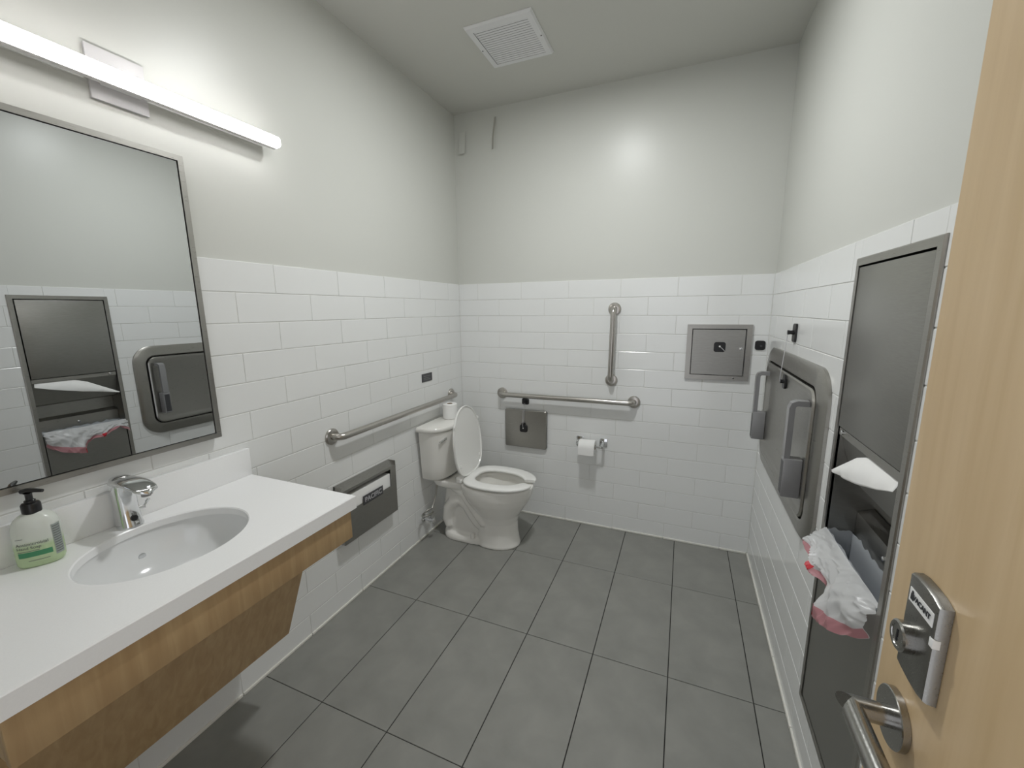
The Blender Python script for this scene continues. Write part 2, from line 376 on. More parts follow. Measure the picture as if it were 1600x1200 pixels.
bm = bmesh.new(); tube(bm, [P2(0.002, 0.002, .023), P2(0.014, -0.008, .022), P2(0.027, -0.022, .021)], 0.0016, 8); finish(bm, 'cord', LTINK, t)
P3 = onback(0.506, 0.841)
t = pad('adhesive_pad', 'black pad on the tiles just below the horizontal grab bar', P3, 0.052, 0.044); knob(t, P3, 0)
t2loc = onback(0.500, 0.642)
# tether cord between the pads
# ---------------------------------------------------------------- steel cover plate beside the toilet
x0, x1, z0, z1 = 0.357, 0.672, 0.508, 0.785
pl = onback((x0 + x1) / 2, (z0 + z1) / 2)
t = thing('wall_plate', 'small brushed steel disposal unit on the back wall beside the toilet', 'disposal unit', ((x0 + x1) / 2, 0, z0))
bm = bmesh.new(); plate(bm, rrect(x1 - x0 - .012, z1 - z0 - .012, .008), pl, 0.0004, 0.012); finish(bm, 'body', GAP, t)
bm = bmesh.new(); plate(bm, rrect(x1 - x0 - .006, z1 - z0 - .004, .012), lambda a, b, d: pl(a - .003, b, d), 0.012, 0.024, 0.004); finish(bm, 'cover', STEEL, t)
P4 = onback(0.500, 0.650)
t = pad('adhesive_pad', 'black pad with a corded knob on the steel disposal unit', P4, 0.056, 0.052, 0.0242)
knob(t, lambda a, b, d: P4(a - .001, b + .032, d), 0.0165, 0.013, 0.012)
bm = bmesh.new(); tube(bm, [P3(-.004, -.004, .020), P4(-.004, 0.1, .034), P4(-.003, .03, .040), P4(-.002, 0.002, .034)], 0.0013, 8); finish(bm, 'cord', LTINK, t)
bm = bmesh.new(); tube(bm, [P3(.002, -.004, .020), P4(.006, 0.1, .034), P4(.003, .04, .040)], 0.0011, 8); finish(bm, 'cord', LTINK, t)
bm = bmesh.new(); lathe(bm, [(.004, 0), (.003, .003)], P4(-.002, .002, .0325), '-y', 10); finish(bm, 'stud', WHITE, t)

# ---------------------------------------------------------------- toilet paper holder and rolls
def roll(label, c, axis, R=0.052, L=0.10, hole=0.019, tail=None):
    t = thing('toilet_paper_roll', label, 'toilet paper', c, 'toilet paper rolls')
    bm = bmesh.new(); lathe(bm, [(hole, 0.001), (R - .004, 0), (R, .003), (R, L - .003), (R - .004, L), (hole, L - .001)], c, axis, 40)
    for fc in [q for q in bm.faces if len(q.verts) > 4]: bm.faces.remove(fc)
    if tail:
        tz = [(R * math.sin(a), R * math.cos(a)) for a in (0.4, 0.9, 1.3, PI / 2)] + [(R + .0015, -0.02), (R + .002, -0.045)]
        loft(bm, [[(c[0] + .001, c[1] - y - .001, c[2] + z) , (c[0] + L - .001, c[1] - y - .001, c[2] + z)] for y, z in tz], False, False, closed=False)
    o = finish(bm, 'paper', PAPER, t)
    bm = bmesh.new(); ax = {'x': Vector((1, 0, 0)), 'z': Vector((0, 0, 1))}[axis]
    cc = Vector(c); n = ax.orthogonal().normalized(); b = ax.cross(n)
    ring = lambda rr, h: [cc + ax * h + (n * math.cos(2 * PI * k / 24) + b * math.sin(2 * PI * k / 24)) * rr for k in range(24)]
    loft(bm, [ring(hole, 0.0005), ring(hole, L - .0005), ring(hole - .0015, L - .0005), ring(hole - .0015, 0.0005)], loop=True)
    finish(bm, 'core', mat('cardboard', (0.35, 0.27, 0.19), 0.9), t)
    return t
t = thing('toilet_paper_holder', 'chrome square-post toilet paper holder on the back wall', 'paper holder', (0.97, 0, 0.605))
for xc in (0.900, 1.055):
    bm = B((xc - .026, -.007, .577, xc + .026, -.0004, .632), bev=.002); pf = finish(bm, 'post_plate', CHROME, t)
    bm = bmesh.new(); tube(bm, [(xc, -.006, .602), (xc, -.035, .600), (xc, -.070, .590)], .009, 14, rads=[.012, .009, .010]); finish(bm, 'post', CHROME, pf)
bm = bmesh.new(); tube(bm, [(0.900, -.070, .590), (1.055, -.070, .590)], .0075, 16); finish(bm, 'spindle', CHROME, t)
roll('toilet paper roll hanging on the chrome holder on the back wall', (0.911, -0.070, 0.587), 'x', 0.047, 0.104, 0.0165, tail=True)
roll('spare toilet paper roll standing on the toilet tank lid', (0.092, -0.335, 0.7645), 'z', 0.048, 0.100)

# ---------------------------------------------------------------- small sign on the left wall
t = thing('wall_sign', 'small dark grey sign on the left wall tiles above the long grab bar', 'sign', (0, -0.45, 1.053))
pl = onleft(-0.4515, 1.053)
bm = bmesh.new(); plate(bm, rrect(.112, .052, .003), pl, 0.0004, 0.004, .001); finish(bm, 'plate', DKGREY, t)
for k, z in enumerate((.010, -.002, -.012)):
    bm = bmesh.new(); add_box(bm, 0.0041, -0.4515 - .040, 1.053 + z - .0018, 0.0045, -0.4515 + (.034 if k != 1 else .02), 1.053 + z + .0018); finish(bm, 'text_line', GREYINK, t, 0)

# ---------------------------------------------------------------- toilet
YC = -0.415
def egg(xb, xf, w, n=48, pb=2.4, pf=2.0, xm=None):
    """closed outline (x, y) from back xb to front xf, half width w, widest at xm"""
    if xm is None: xm = xb + (xf - xb) * 0.45
    out = []
    for k in range(n):
        a = 2 * PI * k / n; c, s = math.cos(a), math.sin(a)
        p = pf if c > 0 else pb
        L = (xf - xm) if c > 0 else (xm - xb)
        out.append((xm + L * math.copysign(abs(c) ** (2 / p), c), YC + w * math.copysign(abs(s) ** (2 / p), s)))
    return out
toilet = thing('toilet', 'white floor-mounted toilet with its lid raised and open-front seat', 'toilet', (0.35, YC, 0))
bm = bmesh.new()
# pedestal column and bowl outside, rim, then the inside of the bowl
sec = [(0.000, .330, .618, .118), (0.012, .330, .620, .120), (0.03, .335, .614, .117), (0.09, .345, .604, .112), (0.16, .345, .600, .114), (0.205, .335, .612, .124), (0.25, .310, .640, .146),
       (0.30, .275, .672, .168), (0.345, .250, .694, .178), (0.385, .238, .704, .181), (0.400, .238, .706, .181), (0.407, .243, .702, .177)]
rings = [[(x, y, z) for x, y in egg(xb, xf, w)] for z, xb, xf, w in sec]
ins = [(0.407, .300, .672, .145), (0.398, .306, .666, .138), (0.36, .315, .655, .130), (0.30, .345, .615, .108), (0.25, .385, .565, .078), (0.22, .41, .53, .05)]
rings += [[(x, y, z) for x, y in egg(xb, xf, w)] for z, xb, xf, w in ins]
loft(bm, rings)
# rear deck carrying the tank
def box_rings(secs, n=32):
    out = []
    for z, xa, xb, w in secs:
        out.append([(xa + (xb - xa) / 2 + (xb - xa) / 2 * math.copysign(abs(math.cos(2 * PI * k / n)) ** .5, math.cos(2 * PI * k / n)), YC + w * math.copysign(abs(math.sin(2 * PI * k / n)) ** .5, math.sin(2 * PI * k / n)), z) for k in range(n)])
    return out
loft(bm, box_rings([(.345, .10, .30, .095), (.365, .05, .30, .118), (.398, .035, .30, .122), (.404, .04, .30, .118)]))
# trap housing between the deck and the floor
loft(bm, box_rings([(0.03, .105, .42, .070), (.10, .095, .42, .074), (.20, .095, .40, .074), (.30, .11, .36, .074), (.36, .12, .33, .085)]))
# foot flange
loft(bm, [[(x, y, z) for x, y in egg(.10, .50, w, pb=3.2)] for z, w in ((0, .112), (.022, .112), (.040, .104), (.046, .09))])
for s in (-1, 1):   # the S of the trapway standing proud on each side
    path = [(.150, .075), (.135, .13), (.15, .20), (.185, .255), (.235, .275), (.285, .245), (.325, .185), (.365, .135), (.42, .10)]
    path = [(.405, .36), (.36, .345), (.315, .31), (.285, .25), (.315, .185), (.36, .135), (.39, .10)] if False else path
    tube(bm, [(x, YC + s * .062, z) for x, z in path], .04, 16, rads=[.030, .036, .040, .040, .040, .039, .038, .036, .03])
    tube(bm, [(.20, YC + s * .075, .36), (.27, YC + s * .082, .33), (.33, YC + s * .09, .27), (.38, YC + s * .095, .21), (.42, YC + s * .09, .15)], .03, 14, rads=[.028, .032, .034, .034, .03])
tmp = bpy.data.meshes.new('bowl'); bmesh.ops.recalc_face_normals(bm, faces=bm.faces); bm.to_mesh(tmp); bm.free()
o = bpy.data.objects.new('bowl', tmp); C.objects.link(o)
md = o.modifiers.new('r', 'REMESH'); md.mode = 'VOXEL'; md.voxel_size = 0.0055; md.use_smooth_shade = True
md = o.modifiers.new('s', 'SMOOTH'); md.iterations = 6; md.factor = 0.5
me = bpy.data.meshes.new_from_object(o.evaluated_get(bpy.context.evaluated_depsgraph_get()))
C.objects.unlink(o); bpy.data.objects.remove(o)
for v in me.vertices: v.co.z = max(v.co.z, 0.0004)
me.materials.clear(); me.materials.append(PORC); me.name = 'bowl'
for pg in me.polygons: pg.use_smooth = True
bowl = link('bowl', me, toilet)
for s in (-1, 1):
    bm = bmesh.new(); lathe(bm, [(.013, .040), (.013, .062), (.010, .070), (.004, .073)], (.335, YC + s * .097, 0), 'z', 18); finish(bm, 'bolt_cap', PORC, bowl)
bm = bmesh.new(); lathe(bm, [(.07, .2405), (.05, .2415), (.01, .2418)], (.475, YC, 0), 'z', 24); finish(bm, 'water', mat('toilet_water', (0.35, 0.37, 0.37), 0.02), bowl)
# tank
def tankring(z, xb, d, hw, n=40, p=2.35):
    out = [(xb, YC - hw * .985, z)]
    for k in range(n + 1):
        a = -PI / 2 + PI * k / n; c, s = math.cos(a), math.sin(a)
        out.append((xb + .05 * 1 + (d - .05) * abs(c) ** (2 / p), YC + hw * math.copysign(abs(s) ** (2 / p), s), z))
    out.append((xb, YC + hw * .985, z))
    return out
bm = bmesh.new(); loft(bm, [tankring(z, .022, d, hw) for z, d, hw in ((.412, .125, .150), (.416, .138, .160), (.428, .147, .167), (.50, .152, .173), (.62, .160, .181), (.730, .168, .188))])
tank = finish(bm, 'tank', PORC, toilet, 50)
bm = bmesh.new(); loft(bm, [tankring(z, .014, d, hw) for z, d, hw in ((.731, .172, .192), (.736, .182, .201), (.752, .184, .203), (.760, .180, .199), (.764, .172, .192))])
finish(bm, 'tank_lid', PORC, toilet, 60)
bm = bmesh.new(); loft(bm, box_rings([(.403, .05, .15, .07), (.4125, .05, .15, .07)])); finish(bm, 'gasket', BLACK, tank)
lv = Vector((.155, -.520, .686))
bm = bmesh.new(); tube(bm, [lv, lv + Vector((.014, -.009, 0))], .012, 16)
tube(bm, [lv + Vector((.016, -.008, 0)), lv + Vector((.012, -.026, -.005)), lv + Vector((.004, -.055, -.014))], .006, 12, rads=[.009, .007, .008]); finish(bm, 'flush_lever', CHROME, tank)
# seat: open-front horseshoe
bm = bmesh.new(); rings = []
xm = .475
def eggpt(a, xb, xf, w, p=2.15):
    c, s = math.cos(a), math.sin(a); L = (xf - xm) if c > 0 else (xm - xb); p = p if c > 0 else 3.0
    return Vector((xm + L * math.copysign(abs(c) ** (2 / p), c), YC + w * math.copysign(abs(s) ** (2 / p), s), 0))
n = 72; a0 = 0.19
for k in range(n + 1):
    a = a0 + (2 * PI - 2 * a0) * k / n
    po = eggpt(a, .268, .722, .186); pi = eggpt(a, .335, .640, .106)
    if abs(po.y - YC) < .0: pass
    mid = (po + pi) / 2; hv = (po - pi) / 2
    z = .427; th = .0115; rg = []
    endk = min(k, n - k); sc = 1 if endk > 2 else (0.80, 0.93, 0.98)[endk]
    for j in range(16):
        b = 2 * PI * j / 16
        rg.append(mid + hv * sc * math.copysign(abs(math.cos(b)) ** .55, math.cos(b)) + Vector((0, 0, z + th * sc * math.copysign(abs(math.sin(b)) ** .7, math.sin(b)))))
    rings.append(rg)
loft(bm, rings); seat = finish(bm, 'seat', SEATP, toilet, 60)
for s in (-1, 1):
    finish(B((.292, YC + s * .12 - .012, .4075, .31, YC + s * .12 + .012, .4155), bev=.002), 'bumper', SEATP, seat)
# hinges and raised lid
for s in (-1, 1):
    finish(B((.238, YC + s * .085 - .034, .407, .276, YC + s * .085 + .034, .446), bev=.007, seg=3), 'hinge', SEATP, toilet)
finish(B((.246, YC - .128, .4095, .280, YC + .128, .4375), bev=.006, seg=3), 'hinge_bar', SEATP, toilet)
bm = bmesh.new(); tilt = math.radians(-5.5); hx, hz = .284, .441
def lidpt(L, y, d):   # L up along the lid, d thickness towards the front
    return Vector((hx + L * math.sin(tilt) * 1.0 + d * math.cos(tilt), YC + y, hz + L * math.cos(tilt) - d * math.sin(tilt)))
ol = [(lambda q: (q.x - .268, q.y - YC))(eggpt(2 * PI * k / 64, .262, .708, .174, 2.0)) for k in range(64)]
def sc(o, s): return [( .215 + (a - .215) * s, b * s) for a, b in o]
loft(bm, [[lidpt(a, b, -.012) for a, b in sc(ol, .90)], [lidpt(a, b, -.006) for a, b in sc(ol, .985)], [lidpt(a, b, .003) for a, b in ol], [lidpt(a, b, .008) for a, b in sc(ol, .992)],
          [lidpt(a, b, .007) for a, b in sc(ol, .962)], [lidpt(a, b, .002) for a, b in sc(ol, .95)]])
lid = finish(bm, 'lid', SEATP, toilet, 40)
for s, L in ((-1, .33), (1, .33), (-1, .08), (1, .08)):
    bm = bmesh.new(); q = [(L + (a), s * .150 + b) for a, b in rrect(.018, .010, .004)]
    if L < .1: q = [(a, b * .84) for a, b in q]
    loft(bm, [[lidpt(a, b, .002) for a, b in q], [lidpt(a, b, .012) for a, b in q]]); finish(bm, 'bumper', SEATP, lid)
# water supply
t = thing('water_valve', 'chrome shut-off valve with a coiled supply hose beside the toilet', 'valve', (0, -.505, .15))
vy, vz = -.560, .135
bm = bmesh.new(); lathe(bm, [(.026, .0004), (.026, .003), (.012, .010)], (0, vy, vz), 'x', 24); finish(bm, 'escutcheon', CHROME, t)
bm = bmesh.new(); tube(bm, [(.006, vy, vz), (.07, vy, vz)], .008, 14); tube(bm, [(.030, vy, vz), (.062, vy, vz)], .0115, 14); tube(bm, [(.050, vy, vz), (.050, vy, vz + .035)], .008, 12); finish(bm, 'body', CHROME, t)
bm = bmesh.new(); loft(bm, [[(.074 + dx, vy + .016 * rr * math.cos(2 * PI * k / 24), vz + .024 * rr * math.sin(2 * PI * k / 24)) for k in range(24)] for dx, rr in ((0, .8), (.003, 1), (.008, 1), (.011, .8))]); finish(bm, 'handle', CHROME, t)
hose = []
for k in range(36):
    a = k / 35 * 2 * PI * 1.05
    hose.append((.062 + .026 * math.sin(a), vy - .040 + .046 * math.cos(a), vz + .050 + .010 * math.sin(a) + .030 * k / 35))
up = [(.050, vy, vz + .02)] + hose + [(.065, vy + .030, vz + .105), (.068, vy + .055, vz + .16), (.070, vy + .065, vz + .22), (.070, vy + .065, .412)]
bm = bmesh.new(); tube(bm, up, .0062, 10); finish(bm, 'hose', tex(mat('braided_steel', (0.45, 0.44, 0.42), 0.35, 1.0), nscale=400, bump=.4), t)
bm = bmesh.new(); tube(bm, [(.070, vy + .065, .380), (.070, vy + .065, .4118)], .013, 12); finish(bm, 'coupling_nut', DKGREY, t)

# ---------------------------------------------------------------- seat cover dispenser on the left wall
y0, y1, z0, z1, D = -1.271, -0.870, 0.352, 0.648, 0.05
t = thing('seat_cover_dispenser', 'wide stainless steel paper seat cover dispenser on the left wall past the vanity', 'dispenser', (0, (y0 + y1) / 2, z0))
oy0, oy1, oz0, oz1 = -1.235, -.915, .515, .612
bm = B((.0004, y0, z0, .003, y1, z1), (.003, y0, z0, .010, y0 + .002, z1), (.003, y0, z0, D, y0 + .0015, z1), (.003, y1 - .0015, z0, D, y1, z1), (.003, y0, z0, D, y1, z0 + .0015))
finish(bm, 'housing', STEEL, t, 0)
bm = bmesh.new(); cy, cz = (y0 + y1) / 2, (z0 + z1) / 2
pl = lambda a, b, d: Vector((d, a, b))
frame(bm, [(y0, z0), (y1, z0), (y1, z1 - .022), (y0, z1 - .022)], [(oy0, oz0), (oy1, oz0), (oy1, oz1), (oy0, oz1)], pl, D - .0015, D)
loft(bm, [[(D, y, z1 - .022), (D - .0015, y, z1 - .022), (.003, y, z1 - .001), (.003, y, z1)] for y in (y0, y1)])
finish(bm, 'cover', STEELH, t, 0)
finish(B((.004, oy0 - .02, .40, D - .006, oy1 + .005, .586), bev=.004), 'paper_stack', PAPER, t)
lb = finish(B((D + .0002, -1.135, .500, D + .0022, -.985, .548), bev=.0006), 'carton_label', DKGREY, t)
lb['label'] = 'dark label strip reading PACIFIC'
text('lettering', 'PACIFIC', .036, lambda a, b, d: Vector((D + .0023 + d, -1.06 + a, .523 + b)), LTINK, lb, bold=.0006)

# ---------------------------------------------------------------- vanity
VY0, VY1, VX, VZ, VT = -2.462, -1.660, 0.522, 0.866, 0.044
van = thing('vanity', 'wall-hung vanity with a white counter and maple apron', 'vanity', (0, -2.06, VZ))
sx, sy, sa, sb = .246, -2.060, .163, .190
angs = sorted([2 * PI * k / 72 for k in range(72)] + [math.atan2(yy - sy, xx - sx) % (2 * PI) for xx, yy in ((.0005, VY0), (.0005, VY1), (VX, VY0), (VX, VY1))])
def rectpt(a):
    c, s = math.cos(a), math.sin(a); tx = ((VX - sx) if c > 0 else (.0005 - sx)) / c if abs(c) > 1e-9 else 1e9; ty = ((VY1 - sy) if s > 0 else (VY0 - sy)) / s if abs(s) > 1e-9 else 1e9
    k = min(tx, ty); return (sx + k * c, sy + k * s)
def ell(a, k=1.0):
    c, s = math.cos(a), math.sin(a); return (sx + sa * k * c, sy + sb * k * s)
# use angles of the ellipse points matched to the rectangle rays
def ellray(a, k=1.0, da=0.0):
    c, s = math.cos(a), math.sin(a); q = 1 / math.sqrt((c / (sa * k + da)) ** 2 + (s / (sb * k + da)) ** 2); return (sx + q * c, sy + q * s)
bm = bmesh.new()
def shrink(p, e):
    return (min(max(p[0], .0005), VX - e) if p[0] > .01 else p[0], min(max(p[1], VY0 + e), VY1 - e))
loft(bm, [[(*rectpt(a), VZ - VT) for a in angs], [(*rectpt(a), VZ - .0025) for a in angs], [(*shrink(rectpt(a), .0025), VZ) for a in angs],
          [(*ellray(a, da=.003), VZ) for a in angs], [(*ellray(a), VZ - .003) for a in angs], [(*ellray(a), VZ - .022) for a in angs], [(*ellray(a, da=.03), VZ - .022) for a in angs], [(*ellray(a, da=.03), VZ - VT) for a in angs]], loop=True)
finish(bm, 'countertop', QUARTZ, van, 30)
finish(B((.0005, VY0, VZ + .0002, .020, VY1, VZ + .103), bev=.0012), 'backsplash', QUARTZ, van)
bm = bmesh.new()
loft(bm, [[(*ellray(a, da=.028), VZ - .0235) for a in angs], [(*ellray(a, da=.004), VZ - .0235) for a in angs], [(*ellray(a, da=.004), VZ - .035) for a in angs], [(*ellray(a, da=-.003), VZ - .06) for a in angs], [(*ellray(a, .90), VZ - .095) for a in angs],
          [(*ellray(a, .72), VZ - .130) for a in angs], [(*ellray(a, .45), VZ - .150) for a in angs], [(*ellray(a, .12), VZ - .158) for a in angs], [(*ellray(a, .11), VZ - .165) for a in angs], [(*ellray(a, .5), VZ - .160) for a in angs], [(*ellray(a, .8), VZ - .136) for a in angs], [(*ellray(a, .98), VZ - .096) for a in angs], [(*ellray(a, da=.015), VZ - .05) for a in angs]], loop=True)
bs = finish(bm, 'basin', mat('basin_porcelain', (0.76, 0.77, 0.775), 0.12, coat=.2), van, 40)
bm = bmesh.new(); lathe(bm, [(.021, -.1595), (.021, -.1572), (.016, -.1565), (.014, -.1585), (.002, -.1588)], (sx, sy, VZ), 'z', 28); finish(bm, 'drain', mat('pale_drain_metal', (.7, .7, .7), .35), bs)
bm = bmesh.new(); lathe(bm, [(.008, 0), (.009, .003), (.005, .0035)], (sx - sa * .93, sy, VZ - .085), 'x', 16); finish(bm, 'overflow', CHROME, bs)
AZ = .722
finish(B((VX - .030, VY0 + .008, AZ, VX - .010, VY1 - .018, VZ - VT - .0005), bev=.0008), 'apron', MAPLEV, van)
for yy in (VY0 + .010, VY1 - .038): finish(B((.001, yy, AZ, VX - .031, yy + .018, VZ - VT - .0005)), 'side_rail', MAPLEV, van, 0)
# slanted knee panel under the apron
ky0, ky1 = VY0 + .03, -1.722
bm = bmesh.new(); loft(bm, [[(.374, y, .735), (.204, y, .287), (.188, y, .287), (.356, y, .735)] for y in (ky0, ky1)]); finish(bm, 'knee_panel', MAPLEV, van, 0)
bm = bmesh.new(); loft(bm, [[(.200, y, .289), (.187, y, .289), (.001, y, .420), (.001, y, .440)] for y in (ky0, ky1)]); finish(bm, 'knee_panel_return', MAPLEV, van, 0)

# faucet
t = thing('faucet', 'chrome sensor faucet standing behind the white oval sink', 'faucet', (.055, -2.055, VZ))
fy = -2.055
def fring(xc, z, a, b, tilt=0.0, n=28):   # ring in a plane tilted about y
    out = []
    for k in range(n):
        q = 2 * PI * k / n; ca, sa_ = math.copysign(abs(math.cos(q)) ** .8, math.cos(q)), math.copysign(abs(math.sin(q)) ** .8, math.sin(q))
        dx, dy = a * ca, b * sa_
        out.append((xc + dx * math.cos(tilt), fy + dy, z + dx * math.sin(tilt)))
    return out
bm = bmesh.new()
loft(bm, [fring(.052, VZ + .0004, .031, .029), fring(.052, VZ + .006, .031, .029), fring(.051, VZ + .012, .029, .0275), fring(.047, VZ + .05, .0265, .026), fring(.044, VZ + .09, .026, .0265), fring(.043, VZ + .115, .029, .028, -.10), fring(.046, VZ + .128, .030, .0285, -.2),
          fring(.052, VZ + .139, .026, .0265, -.35), fring(.058, VZ + .145, .016, .018, -.4), fring(.060, VZ + .147, .003, .004, -.4)])
finish(bm, 'body', CHROME, t, 60)
bm = bmesh.new(); rg = []
for k in range(14):
    s = k / 13; x = .040 + .142 * s; z = VZ + .134 + .012 * math.sin(s * PI * .62) - .021 * s * s; hw = (.026 + .004 * math.sin(s * PI)) * (1 if s < .86 else math.sqrt(max(.02, 1 - ((s - .86) / .145) ** 2))); th = .011 * (1 - .45 * s)
    rg.append([(x - .2 * th * math.sin(2 * PI * j / 20), fy + hw * math.copysign(abs(math.cos(2 * PI * j / 20)) ** .7, math.cos(2 * PI * j / 20)), z + th * math.copysign(abs(math.sin(2 * PI * j / 20)) ** .8, math.sin(2 * PI * j / 20))) for j in range(20)])
loft(bm, rg); finish(bm, 'spout', CHROME, t, 60)
bm = bmesh.new(); lathe(bm, [(.011, -.011), (.011, -.020), (.009, -.0205)], (.160, fy, VZ + .130), 'z', 20); finish(bm, 'aerator', GREYP, t)
bm = bmesh.new(); lathe(bm, [(.0085, .028), (.0085, .0315), (.006, .0325)], (.050, fy, VZ + .028), 'x', 20); finish(bm, 'sensor_eye', BLACK, t)
bm = bmesh.new(); tube(bm, [(.048, fy + .022, VZ + .040), (.050, fy + .042, VZ + .040)], .0055, 12); tube(bm, [(.050, fy + .038, VZ + .038), (.054, fy + .048, VZ + .056)], .003, 10, rads=[.004, .0028]); tube(bm, [(.052, fy + .046, VZ + .053), (.056, fy + .051, VZ + .061)], .0045, 12); finish(bm, 'mixing_lever', CHROME, t)

# soap bottle
bc = Vector((.063, -2.238, VZ)); ang = math.radians(-30)      # label side turned to the room
t = thing('soap_bottle', 'clear pump bottle of pale green hand soap with a black pump', 'soap bottle', bc)
def bpt(a, b, z):   # local a = right along the label, b = outwards
    return Vector((bc.x + b * math.cos(ang) - a * math.sin(ang), bc.y + b * math.sin(ang) + a * math.cos(ang), bc.z + z))
def bring(z, w, d, p=2.7, n=40):
    return [bpt(w * math.copysign(abs(math.sin(2 * PI * k / n)) ** (2 / p), math.sin(2 * PI * k / n)), d * math.copysign(abs(math.cos(2 * PI * k / n)) ** (2 / p), math.cos(2 * PI * k / n)), z) for k in range(n)]
soap = mat('green_soap', (0.60, 0.76, 0.50), 0.25); glass = mat('frosted_bottle', (0.80, 0.84, 0.80), 0.25)
nt = glass.node_tree; b_ = nt.nodes['Principled BSDF']; b_.inputs['Transmission Weight'].default_value = .35; b_.inputs['Subsurface Weight'].default_value = 0.0
for m_, z_, c0, c1 in ((glass, VZ + .058, (0.66, 0.82, 0.52), (0.90, 0.93, 0.89)),):
    tc = nt.nodes.new('ShaderNodeTexCoord'); sp = nt.nodes.new('ShaderNodeSeparateXYZ'); mr = nt.nodes.new('ShaderNodeMapRange'); mx = nt.nodes.new('ShaderNodeMixRGB')
    mr.inputs[1].default_value = z_ - .006; mr.inputs[2].default_value = z_ + .010; mx.inputs[1].default_value = (*c0, 1); mx.inputs[2].default_value = (*c1, 1)
    nt.links.new(tc.outputs['Object'], sp.inputs[0]); nt.links.new(sp.outputs[2], mr.inputs[0]); nt.links.new(mr.outputs[0], mx.inputs[0]); nt.links.new(mx.outputs[0], b_.inputs['Base Color'])
bm = bmesh.new()
BW, BD = .0415, .029
prof = [(.0005, .86, .84), (.003, .94, .93), (.008, .985, .98), (.02, 1, 1), (.085, 1, 1), (.098, .985, .98), (.110, .92, .93), (.119, .80, .84), (.126, .62, .70), (.130, .45, .56), (.133, .36, .50)]
loft(bm, [bring(z, BW * a, BD * b) for z, a, b in prof]); bd = finish(bm, 'bottle', glass, t, 60)
def onb(a, z, d=0.0):    # a point on the bottle's front skin
    s = max(-1, min(1, a / BW)); k = (1 - abs(s) ** 2.7) ** (1 / 2.7); return bpt(a, BD * k + .0004 + d, z)
def band(name, a0, a1, z0_, z1_, m, d=0.0):
    bm = bmesh.new(); N_ = 14
    loft(bm, [[onb(a0 + (a1 - a0) * k / N_, z0_, d), onb(a0 + (a1 - a0) * k / N_, z1_, d)] for k in range(N_ + 1)], False, False, closed=False); return finish(bm, name, m, bd, 60)
GREEN = mat('green_print', (0.06, 0.27, 0.13), 0.5)
band('label_band', -.031, .026, .029, .042, GREEN)
band('label_stripe', .030, .0412, .020, .098, mat('grey_green_print', (0.30, 0.34, 0.32), 0.5))
for s_, sz, z_, a_ in (('Antimicrobial', .0100, .062, -.032), ('Hand Soap', .0095, .0525, -.032)):
    text('print', s_, sz, lambda a, b, d, z_=z_, a_=a_: onb(a_ + a, z_ + b, .0002 + d * .2), GREYINK, bd, align='LEFT', bold=.0001)
for p0, p1, pz in ((-.031, .006, .0445), (-.031, -.018, .077), (-.016, .020, .019)): band('small_print', p0, p1, pz - .0007, pz + .0007, GREYINK, .0001)
for k in range(12): band('small_print', .0315, .0405, .025 + k * .006, .0275 + k * .006, GREYINK, .0003)
bm = bmesh.new(); lathe(bm, [(.0165, .131), (.0172, .134), (.0172, .152), (.015, .156), (.010, .157), (.010, .162), (.0065, .164), (.0065, .178), (.009, .181)], bc, 'z', 28); pm = finish(bm, 'pump', BLACK, t, 40)
bm = bmesh.new()
d1 = (bpt(.030, .020, 0) - bpt(0, 0, 0)).normalized()
tube(bm, [bc + Vector((0, 0, .184)) - d1 * .014, bc + Vector((0, 0, .1865)), bc + Vector((0, 0, .187)) + d1 * .016, bc + Vector((0, 0, .1855)) + d1 * .034], .005, 12, rads=[.006, .0065, .005, .0038]); finish(bm, 'nozzle', BLACK, pm)

# ---------------------------------------------------------------- mirror
ca, cb = -.0085, .0075
nv = Vector((math.cos(ca) * math.cos(cb), math.sin(ca) * math.cos(cb), math.sin(cb))).normalized()
C0 = Vector((.020, -2.06, 1.5))
ey = Vector((0, 0, 1)).cross(nv).normalized(); ez = nv.cross(ey)
t = thing('wall_mirror', 'tall steel-framed mirror on the left wall above the vanity', 'mirror', C0)
def mp(a, b, d): return C0 + ey * a + ez * b + nv * d
mw, mh0, mh1 = .303, -.456, .452
bm = bmesh.new(); frame(bm, [(-mw, mh0), (mw, mh0), (mw, mh1), (-mw, mh1)], [(-mw + .016, mh0 + .016), (mw - .016, mh0 + .016), (mw - .016, mh1 - .016), (-mw + .016, mh1 - .016)], mp, -.0105, .004)
finish(bm, 'frame', STEEL, t, 0)
bm = bmesh.new(); q = [(-mw + .0150, mh0 + .0150), (mw - .0150, mh0 + .0150), (mw - .0150, mh1 - .0150), (-mw + .0150, mh1 - .0150)]; plate(bm, q, mp, -.009, -.0012); finish(bm, 'gasket', BLACK, t, 0)
bm = bmesh.new(); q = [(-mw + .0182, mh0 + .0182), (mw - .0182, mh0 + .0182), (mw - .0182, mh1 - .0182), (-mw + .0182, mh1 - .0182)]; plate(bm, q, mp, -.001, 0); finish(bm, 'glass', MIRROR, t, 0)

